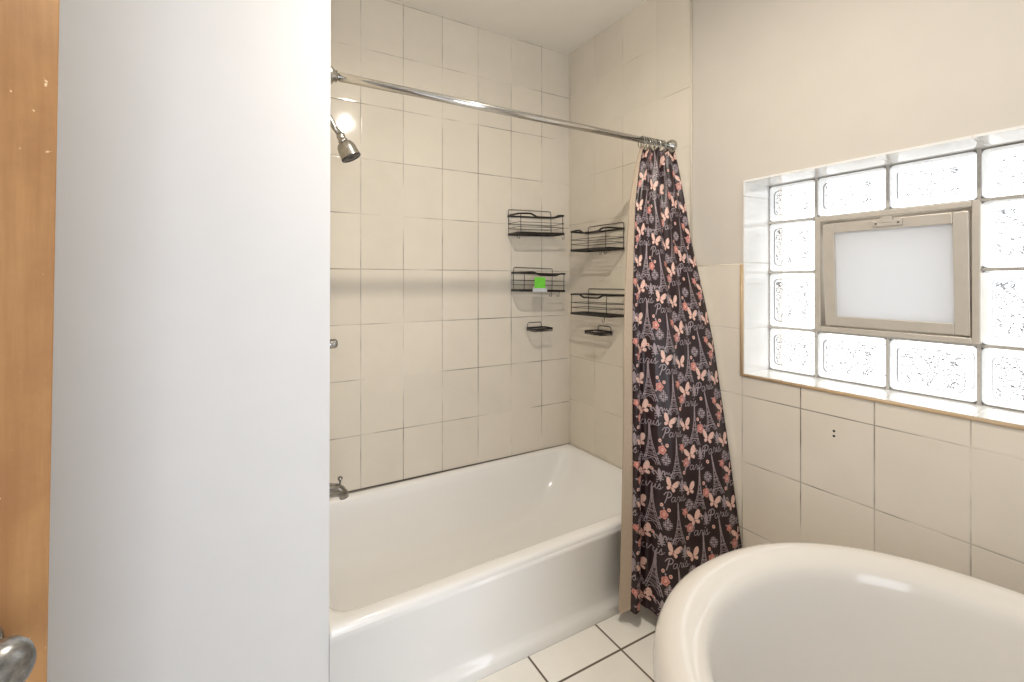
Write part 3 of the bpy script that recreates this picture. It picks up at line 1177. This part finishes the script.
def paris(T):
    w = 0.0018
    S_ = lambda pts, k=w: stroke(T, [((x + 0.22 * y - 0.5) * 0.0155, y * 0.0155) for x, y in pts], k, GREY)
    # P
    S_([(-2.05, -0.25), (-1.85, 0.5), (-1.72, 1.45)], 0.0030)
    S_([(-2.45, 1.15), (-2.1, 1.6), (-1.4, 1.72), (-0.98, 1.4), (-1.1, 0.92), (-1.5, 0.7), (-1.8, 0.78)], 0.0026)
    # a
    S_([(-0.25, 0.82), (-0.62, 0.9), (-0.88, 0.5), (-0.8, 0.1), (-0.5, 0.05), (-0.2, 0.4), (-0.12, 0.86)])
    S_([(-0.14, 0.8), (-0.15, 0.2), (0.02, 0.05), (0.22, 0.25)])
    # r
    S_([(0.22, 0.25), (0.42, 0.75), (0.5, 1.0), (0.72, 0.8), (0.86, 0.78), (0.78, 0.3), (0.9, 0.06), (1.08, 0.22)])
    # i
    S_([(1.08, 0.22), (1.28, 0.85), (1.22, 0.25), (1.38, 0.05), (1.56, 0.25)])
    S_([(1.40, 1.22), (1.46, 1.34)], 0.0026)
    # s
    S_([(1.56, 0.25), (1.82, 0.9), (1.95, 0.98), (1.9, 0.7), (2.12, 0.35), (1.95, 0.02), (1.66, 0.08)])
    S_([(1.95, 0.02), (2.3, 0.12), (2.6, 0.4)], 0.0016)


TW, TH = 0.205, 0.232
rnd = random.Random(3)
MOT = [  # motif, x, y within one repeat, turn, size
    (tower, 0.050, 0.000, 0.05, 1.0), (tower, 0.155, 0.116, -0.06, 1.0),
    (paris, 0.150, 0.024, 0.06, 1.12), (paris, 0.048, 0.150, 0.06, 1.12),
    (butterfly, 0.128, 0.080, 0.35, 1.05), (butterfly, 0.022, 0.206, -0.3, 1.0), (butterfly, 0.112, 0.186, 0.25, 0.95),
    (rose, 0.104, 0.052, 0.2, 0.9), (rose, 0.194, 0.172, 1.2, 0.95), (rose, 0.084, 0.110, 2.2, 0.75),
    (fleur, 0.182, 0.078, 0.05, 1.0), (fleur, 0.074, 0.202, -0.08, 1.0),
    (damask, 0.108, 0.134, 0.1, 0.9), (damask, 0.004, 0.066, 0.0, 0.85),
    (crown, 0.010, 0.012, 0.0, 0.9),
    (dot, 0.186, 0.206, 0, 0.9), (dot, 0.090, 0.018, 0, 0.9), (dot, 0.010, 0.120, 0, 0.9), (dot, 0.156, 0.096, 0, 0.8),
]
for r in range(-1, 9):
    for c in range(-1, 4):
        for fn, mx, my, ro, s in MOT:
            X_ = c * TW + mx - 0.03
            Y_ = ZB - 0.03 + r * TH + my + (TH * 0.3 if c % 2 else 0)
            fn(xf(X_, Y_, ro + 0.08 * math.sin(7 * r + 3 * c), s * 1.2))
bmesh.ops.translate(cb, verts=[], vec=(0, 0, 0))
me = bpy.data.meshes.new('curtain_panel')
cb.to_mesh(me)
cb.free()
for m_ in ('cloth', 'cloth_back', 'ink_grey', 'ink_peach', 'ink_rose', 'ink_deep'):
    me.materials.append(M[m_])
for p in me.polygons:
    p.use_smooth = p.material_index < 2
o = bpy.data.objects.new('curtain_panel', me)
COL.objects.link(o)
o.parent = cur


# ------------------------------------------------------------------ wire baskets
def ringpath(w, d, r, z=0.0, n=4, wave=None, m=16):
    """rounded rectangle in the basket's frame: x along the wall, y away from it"""
    P = []
    cs = ((w - r, d - r, 0), (r, d - r, PI / 2), (r, r, PI), (w - r, r, 1.5 * PI))
    for q, (cx_, cy_, a0) in enumerate(cs):
        for k in range(n + 1):
            a = a0 + PI / 2 * k / n
            P.append((cx_ + r * math.cos(a), cy_ + r * math.sin(a)))
        if q == 0:
            for k in range(1, m):
                t = k / m
                P.append(((w - r) * (1 - t) + r * t, d))
    return [V((x, y, z + (wave(x / w, y / d) if wave else 0))) for x, y in P]


def band_section(th, ht):
    return [(-th / 2, -ht / 2), (th / 2, -ht / 2), (th / 2, ht / 2), (-th / 2, ht / 2)]


def basket(label, cat, origin, ex, ey, w, h, d, hoop, roll=0.0, hooks=(0.02, 0.95), dip=0.014, card=None, flipwave=False):
    """ex: along the wall left to right, ey: away from the wall; origin: lower back left corner"""
    ex, ey, ez = V(ex), V(ey), V((0, 0, 1))
    root = thing('wire_shower_basket', label, cat, origin, 'black wire shower baskets on the tile')
    mat = Matrix((ex, ey, ez)).transposed().to_4x4() @ Matrix.Rotation(-roll, 4, 'Y')

    def add(name, bm, m=M['black_wire'], parent=root, sm=True):
        bmesh.ops.transform(bm, matrix=mat, verts=bm.verts)
        bmesh.ops.recalc_face_normals(bm, faces=bm.faces)
        return obj(name, bm, m, parent, sm)

    def wave(x, y):
        if y < 0.5:
            return 0.0
        k = smooth((x - 0.26) / 0.14) * (1 - smooth((x - 0.74) / 0.14))
        b = math.exp(-((x - 0.2) / 0.12) ** 2) * 0.003
        return -dip * k + b

    bm = bmesh.new()
    sweep(bm, ringpath(w, d, 0.014, h, wave=wave), band_section(0.005, 0.0088), True, up=(0, 0, 1))
    add('top_band', bm, sm=False)
    bm = bmesh.new()
    sweep(bm, ringpath(w, d, 0.014, 0.0), band_section(0.005, 0.0115), True, up=(0, 0, 1))
    add('bottom_band', bm, sm=False)
    for zz in (0.32, 0.57):
        bm = bmesh.new()
        tube(bm, ringpath(w, d, 0.014, h * zz), 0.0015, 6, True)
        add('side_rail', bm)
    for x, y in ((0.05, d), (0.95, d)):
        bm = bmesh.new()
        tube(bm, [V((x * w, y, 0)), V((x * w, y, h + wave(x, y / d)))], 0.0019, 6)
        add('upright', bm)
    bm = bmesh.new()
    for k in range(1, 6):
        tube(bm, [V((0.001, d * k / 6, 0.001)), V((w - 0.001, d * k / 6, 0.001))], 0.002, 6)
    for k in range(1, 4):
        tube(bm, [V((w * k / 4, 0.001, -0.0012)), V((w * k / 4, d - 0.001, -0.0012))], 0.0012, 6)
    add('floor_grid', bm)
    a, b, hz = hoop
    bm = bmesh.new()
    q = 0.008
    tube(bm, [V((a * w, 0, 0)), V((a * w, 0, h + hz - q)), V((a * w + q * 0.3, 0, h + hz - q * 0.3)), V((a * w + q, 0, h + hz)), V((b * w - q, 0, h + hz)), V((b * w - q * 0.3, 0, h + hz - q * 0.3)), V((b * w, 0, h + hz - q)), V((b * w, 0, 0))], 0.0016, 6)
    add('back_hoop', bm)
    for t in hooks:
        bm = bmesh.new()
        pts = [V((t * w, d, 0)), V((t * w, d, -0.022))]
        for k in range(1, 7):
            an = PI * k / 6
            pts.append(V((t * w - 0.008 * (1 - math.cos(an)) * 0.9, d + 0.002, -0.022 - 0.008 * math.sin(an))))
        pts.append(V((t * w - 0.0155, d + 0.002, -0.018)))
        tube(bm, pts, 0.0014, 6)
        add('hook', bm)
    if card:
        cx0, cx1, cz0, czm, cz1 = card
        bm = bmesh.new()
        box(bm, (cx0 * w, d + 0.002, czm), (cx1 * w, d + 0.0036, cz1), 0)
        box(bm, (cx0 * w - 0.012, d + 0.0024, cz0), (cx1 * w + 0.012, d + 0.0050, czm), 1)
        # folded corner printed lighter
        o_ = add('label_card', bm, [M['tag_green'], M['tag_white']], root, False)
        o_['label'] = 'green card with a whitish lower strip'
    return root


# on the back wall the row runs left to right along +X; on the end wall along -Y
basket('upper wire basket on the back wall, left of the corner, tilted a little', 'shower basket', (1.266, YB - 0.004, 1.547), (1, 0, 0), (0, -1, 0), 0.306, 0.100, 0.110, (0.03, 0.96, 0.036), math.radians(1.6), (0.02, 0.97))
basket('lower wire basket on the back wall holding a green card', 'shower basket', (1.286, YB - 0.004, 1.246), (1, 0, 0), (0, -1, 0), 0.290, 0.095, 0.110, (0.06, 0.96, 0.030), math.radians(-1.2), (0.66, 0.84), 0.012, (0.27, 0.51, -0.006, 0.014, 0.072))
basket('upper wire basket on the end wall, nearest the curtain, seen from below', 'shower basket', (XR - 0.004, 1.914, 1.461), (0, -1, 0), (-1, 0, 0), 0.286, 0.100, 0.116, (0.05, 0.96, 0.033), math.radians(-0.6), (0.85, 0.97))
basket('lower wire basket on the end wall, above a soap dish', 'shower basket', (XR - 0.004, 1.914, 1.121), (0, -1, 0), (-1, 0, 0), 0.292, 0.102, 0.116, (0.06, 0.98, 0.030), math.radians(0.3), (0.90,))


def soap_dish(label, origin, ex, ey, w, d, hoop):
    ex, ey, ez = V(ex), V(ey), V((0, 0, 1))
    root = thing('wire_soap_dish', label, 'soap dish', origin, 'black wire soap dishes on the tile')
    mat = Matrix((ex, ey, ez)).transposed().to_4x4()

    def add(name, bm, sm=True):
        bmesh.ops.transform(bm, matrix=mat, verts=bm.verts)
        bmesh.ops.recalc_face_normals(bm, faces=bm.faces)
        return obj(name, bm, M['black_wire'], root, sm)

    bm = bmesh.new()
    sweep(bm, ringpath(w, d, 0.02, 0.0), band_section(0.0045, 0.0075), True, up=(0, 0, 1))
    add('top_band', bm, False)
    # scalloped wire skirt below the band
    base = ringpath(w, d, 0.02, 0.0, m=40, n=6)
    dense = []
    for i in range(len(base)):
        p, q = base[i], base[(i + 1) % len(base)]
        m = max(1, int((q - p).length / 0.004))
        dense += [p + (q - p) * k / m for k in range(m)]
    tot = 0
    out = []
    for i, p in enumerate(dense):
        out.append(V((p.x, p.y, -0.010 - 0.006 * math.sin(tot / 0.0165 * 2 * PI))))
        tot += (dense[(i + 1) % len(dense)] - p).length
    bm = bmesh.new()
    tube(bm, out, 0.0011, 5, True)
    add('scalloped_skirt', bm)
    bm = bmesh.new()
    for k in range(1, 10):
        tube(bm, [V((w * k / 10, 0.001, -0.002)), V((w * k / 10, 0.012, -0.015)), V((w * k / 10, d - 0.012, -0.015)), V((w * k / 10, d - 0.001, -0.002))], 0.0011, 5)
    tube(bm, [V((0.012, d * 0.5, -0.0165)), V((w - 0.012, d * 0.5, -0.0165))], 0.0011, 5)
    add('floor_grid', bm)
    a, b, hz = hoop
    bm = bmesh.new()
    tube(bm, [V((a * w, 0, 0)), V((a * w, 0, hz - 0.006)), V((a * w + 0.005, 0, hz)), V((b * w - 0.005, 0, hz)), V((b * w, 0, hz - 0.006)), V((b * w, 0, 0))], 0.0016, 6)
    add('back_hoop', bm)
    return root


soap_dish('small wire soap dish on the back wall, under the basket with the green card', (1.384, YB - 0.0017, 1.036), (1, 0, 0), (0, -1, 0), 0.124, 0.095, (0.12, 0.86, 0.028))
soap_dish('small wire soap dish on the end wall, beside the curtain', (XR - 0.0017, 1.833, 1.031), (0, -1, 0), (-1, 0, 0), 0.124, 0.095, (0.08, 0.84, 0.026))

# ------------------------------------------------------------------ open wooden door at the left edge
EDGE = V((-0.199, 0.719, 0))
LD = V((0.69, 0.724, 0)).normalized()
ND = V((LD.y, -LD.x, 0))                       # face towards the viewer
DW, DH, DT = 0.74, 2.03, 0.035
door = thing('door_1', 'open varnished wooden door at the left edge', None, EDGE, kind='structure')
dm = Matrix((LD, ND, V((0, 0, 1)))).transposed().to_4x4()
lean = Matrix.Translation((0, 0, EYE)) @ Matrix.Rotation(math.radians(0.9), 4, 'Y') @ Matrix.Translation((0, 0, -EYE))
dm = dm @ lean


def dadd(name, bm, m, parent=door, sm=False):
    bmesh.ops.transform(bm, matrix=dm, verts=bm.verts)
    bmesh.ops.recalc_face_normals(bm, faces=bm.faces)
    return obj(name, bm, m, parent, sm)


bm = bmesh.new()
box(bm, (-0.11, -DT, 0.012), (0, 0, DH), 0, 0.003)
box(bm, (-DW, -DT, 0.012), (-DW + 0.11, 0, DH), 0, 0.003)
for z0_, z1_ in ((0.012, 0.22), (0.86, 1.02), (DH - 0.12, DH)):
    box(bm, (-DW + 0.11, -DT, z0_), (-0.11, 0, z1_), 0, 0.002)
dadd('door_frame', bm, M['wood'])
for z0_, z1_ in ((0.22, 0.86), (1.02, DH - 0.12)):
    bm = bmesh.new()
    box(bm, (-DW + 0.10, -DT + 0.010, z0_ - 0.01), (-0.10, -0.010, z1_ + 0.01))
    box(bm, (-DW + 0.15, -DT + 0.004, z0_ + 0.04), (-0.15, -0.004, z1_ - 0.04), 0, 0.005)
    dadd('door_panel', bm, M['wood'])
kb = V((-0.074, 0.0, 0.905))
bm = bmesh.new()
lathe(bm, [(0, 0.0), (0.031, 0.0), (0.031, 0.003), (0.026, 0.007), (0.013, 0.010), (0.011, 0.022), (0.015, 0.030), (0.024, 0.037), (0.0285, 0.047), (0.0285, 0.055), (0.025, 0.064), (0.016, 0.070), (0, 0.072)], kb, (0, 1, 0), 32)
o = dadd('door_knob', bm, M['knob'], door, True)
o['label'] = 'grey metal door knob'

# ------------------------------------------------------------------ daylight and lamps
w = bpy.data.worlds.new('daylight')
SC.world = w
w.use_nodes = True
nt = w.node_tree
nt.nodes.clear()
out = nt.nodes.new('ShaderNodeOutputWorld')
bg = nt.nodes.new('ShaderNodeBackground')
tc = nt.nodes.new('ShaderNodeTexCoord')
sep = nt.nodes.new('ShaderNodeSeparateXYZ')
mr = nt.nodes.new('ShaderNodeValToRGB')
ma = nt.nodes.new('ShaderNodeMapRange')
ma.inputs['From Min'].default_value = -1
ma.inputs['From Max'].default_value = 1
nt.links.new(tc.outputs['Generated'], sep.inputs[0])
nt.links.new(sep.outputs[2], ma.inputs['Value'])
nt.links.new(ma.outputs[0], mr.inputs[0])
cr = mr.color_ramp
cr.elements[0].position = 0.36
cr.elements[0].color = (0.50, 0.50, 0.49, 1)
cr.elements[1].position = 0.60
cr.elements[1].color = (0.93, 0.97, 1.0, 1)
nt.links.new(mr.outputs[0], bg.inputs['Color'])
bg.inputs['Strength'].default_value = 4.2
nt.links.new(bg.outputs[0], out.inputs[0])


def area(name, loc, rot_, sx, sy, power, color, portal=False):
    l = bpy.data.lights.new(name, 'AREA')
    l.shape = 'RECTANGLE'
    l.size, l.size_y = sx, sy
    l.energy = power
    l.color = color
    o = bpy.data.objects.new(name, l)
    COL.objects.link(o)
    o.location = loc
    o.rotation_euler = rot_
    if portal:
        l.cycles.is_portal = True
    return o


area('window_portal', (XG - 0.02, (WY0 + WY1) / 2, (WZ0 + WZ1) / 2), (0, PI / 2, 0), 0.74, 0.76, 1, (1, 1, 1), True)

lp = bpy.data.lights.new('ceiling_lamp', 'AREA')
lp.shape = 'DISK'
lp.size = 0.05
lp.energy = 15.5
lp.color = (1.0, 0.92, 0.80)
lo = bpy.data.objects.new('ceiling_lamp', lp)
COL.objects.link(lo)
lo.location = (0.673, 0.75, 2.43)
lg = bpy.data.lights.new('ceiling_lamp_glow', 'POINT')
lg.energy = 4.0
lg.color = (1.0, 0.92, 0.80)
lg.shadow_soft_size = 0.02
lgo = bpy.data.objects.new('ceiling_lamp_glow', lg)
COL.objects.link(lgo)
lgo.location = (0.673, 0.75, 2.485)
# added cool fill light at the rear wall
area('added_rear_fill', (0.1, RY0 + 0.02, 0.95), (PI / 2, 0, 0), 1.0, 1.7, 25.5, (0.87, 0.965, 1.09))
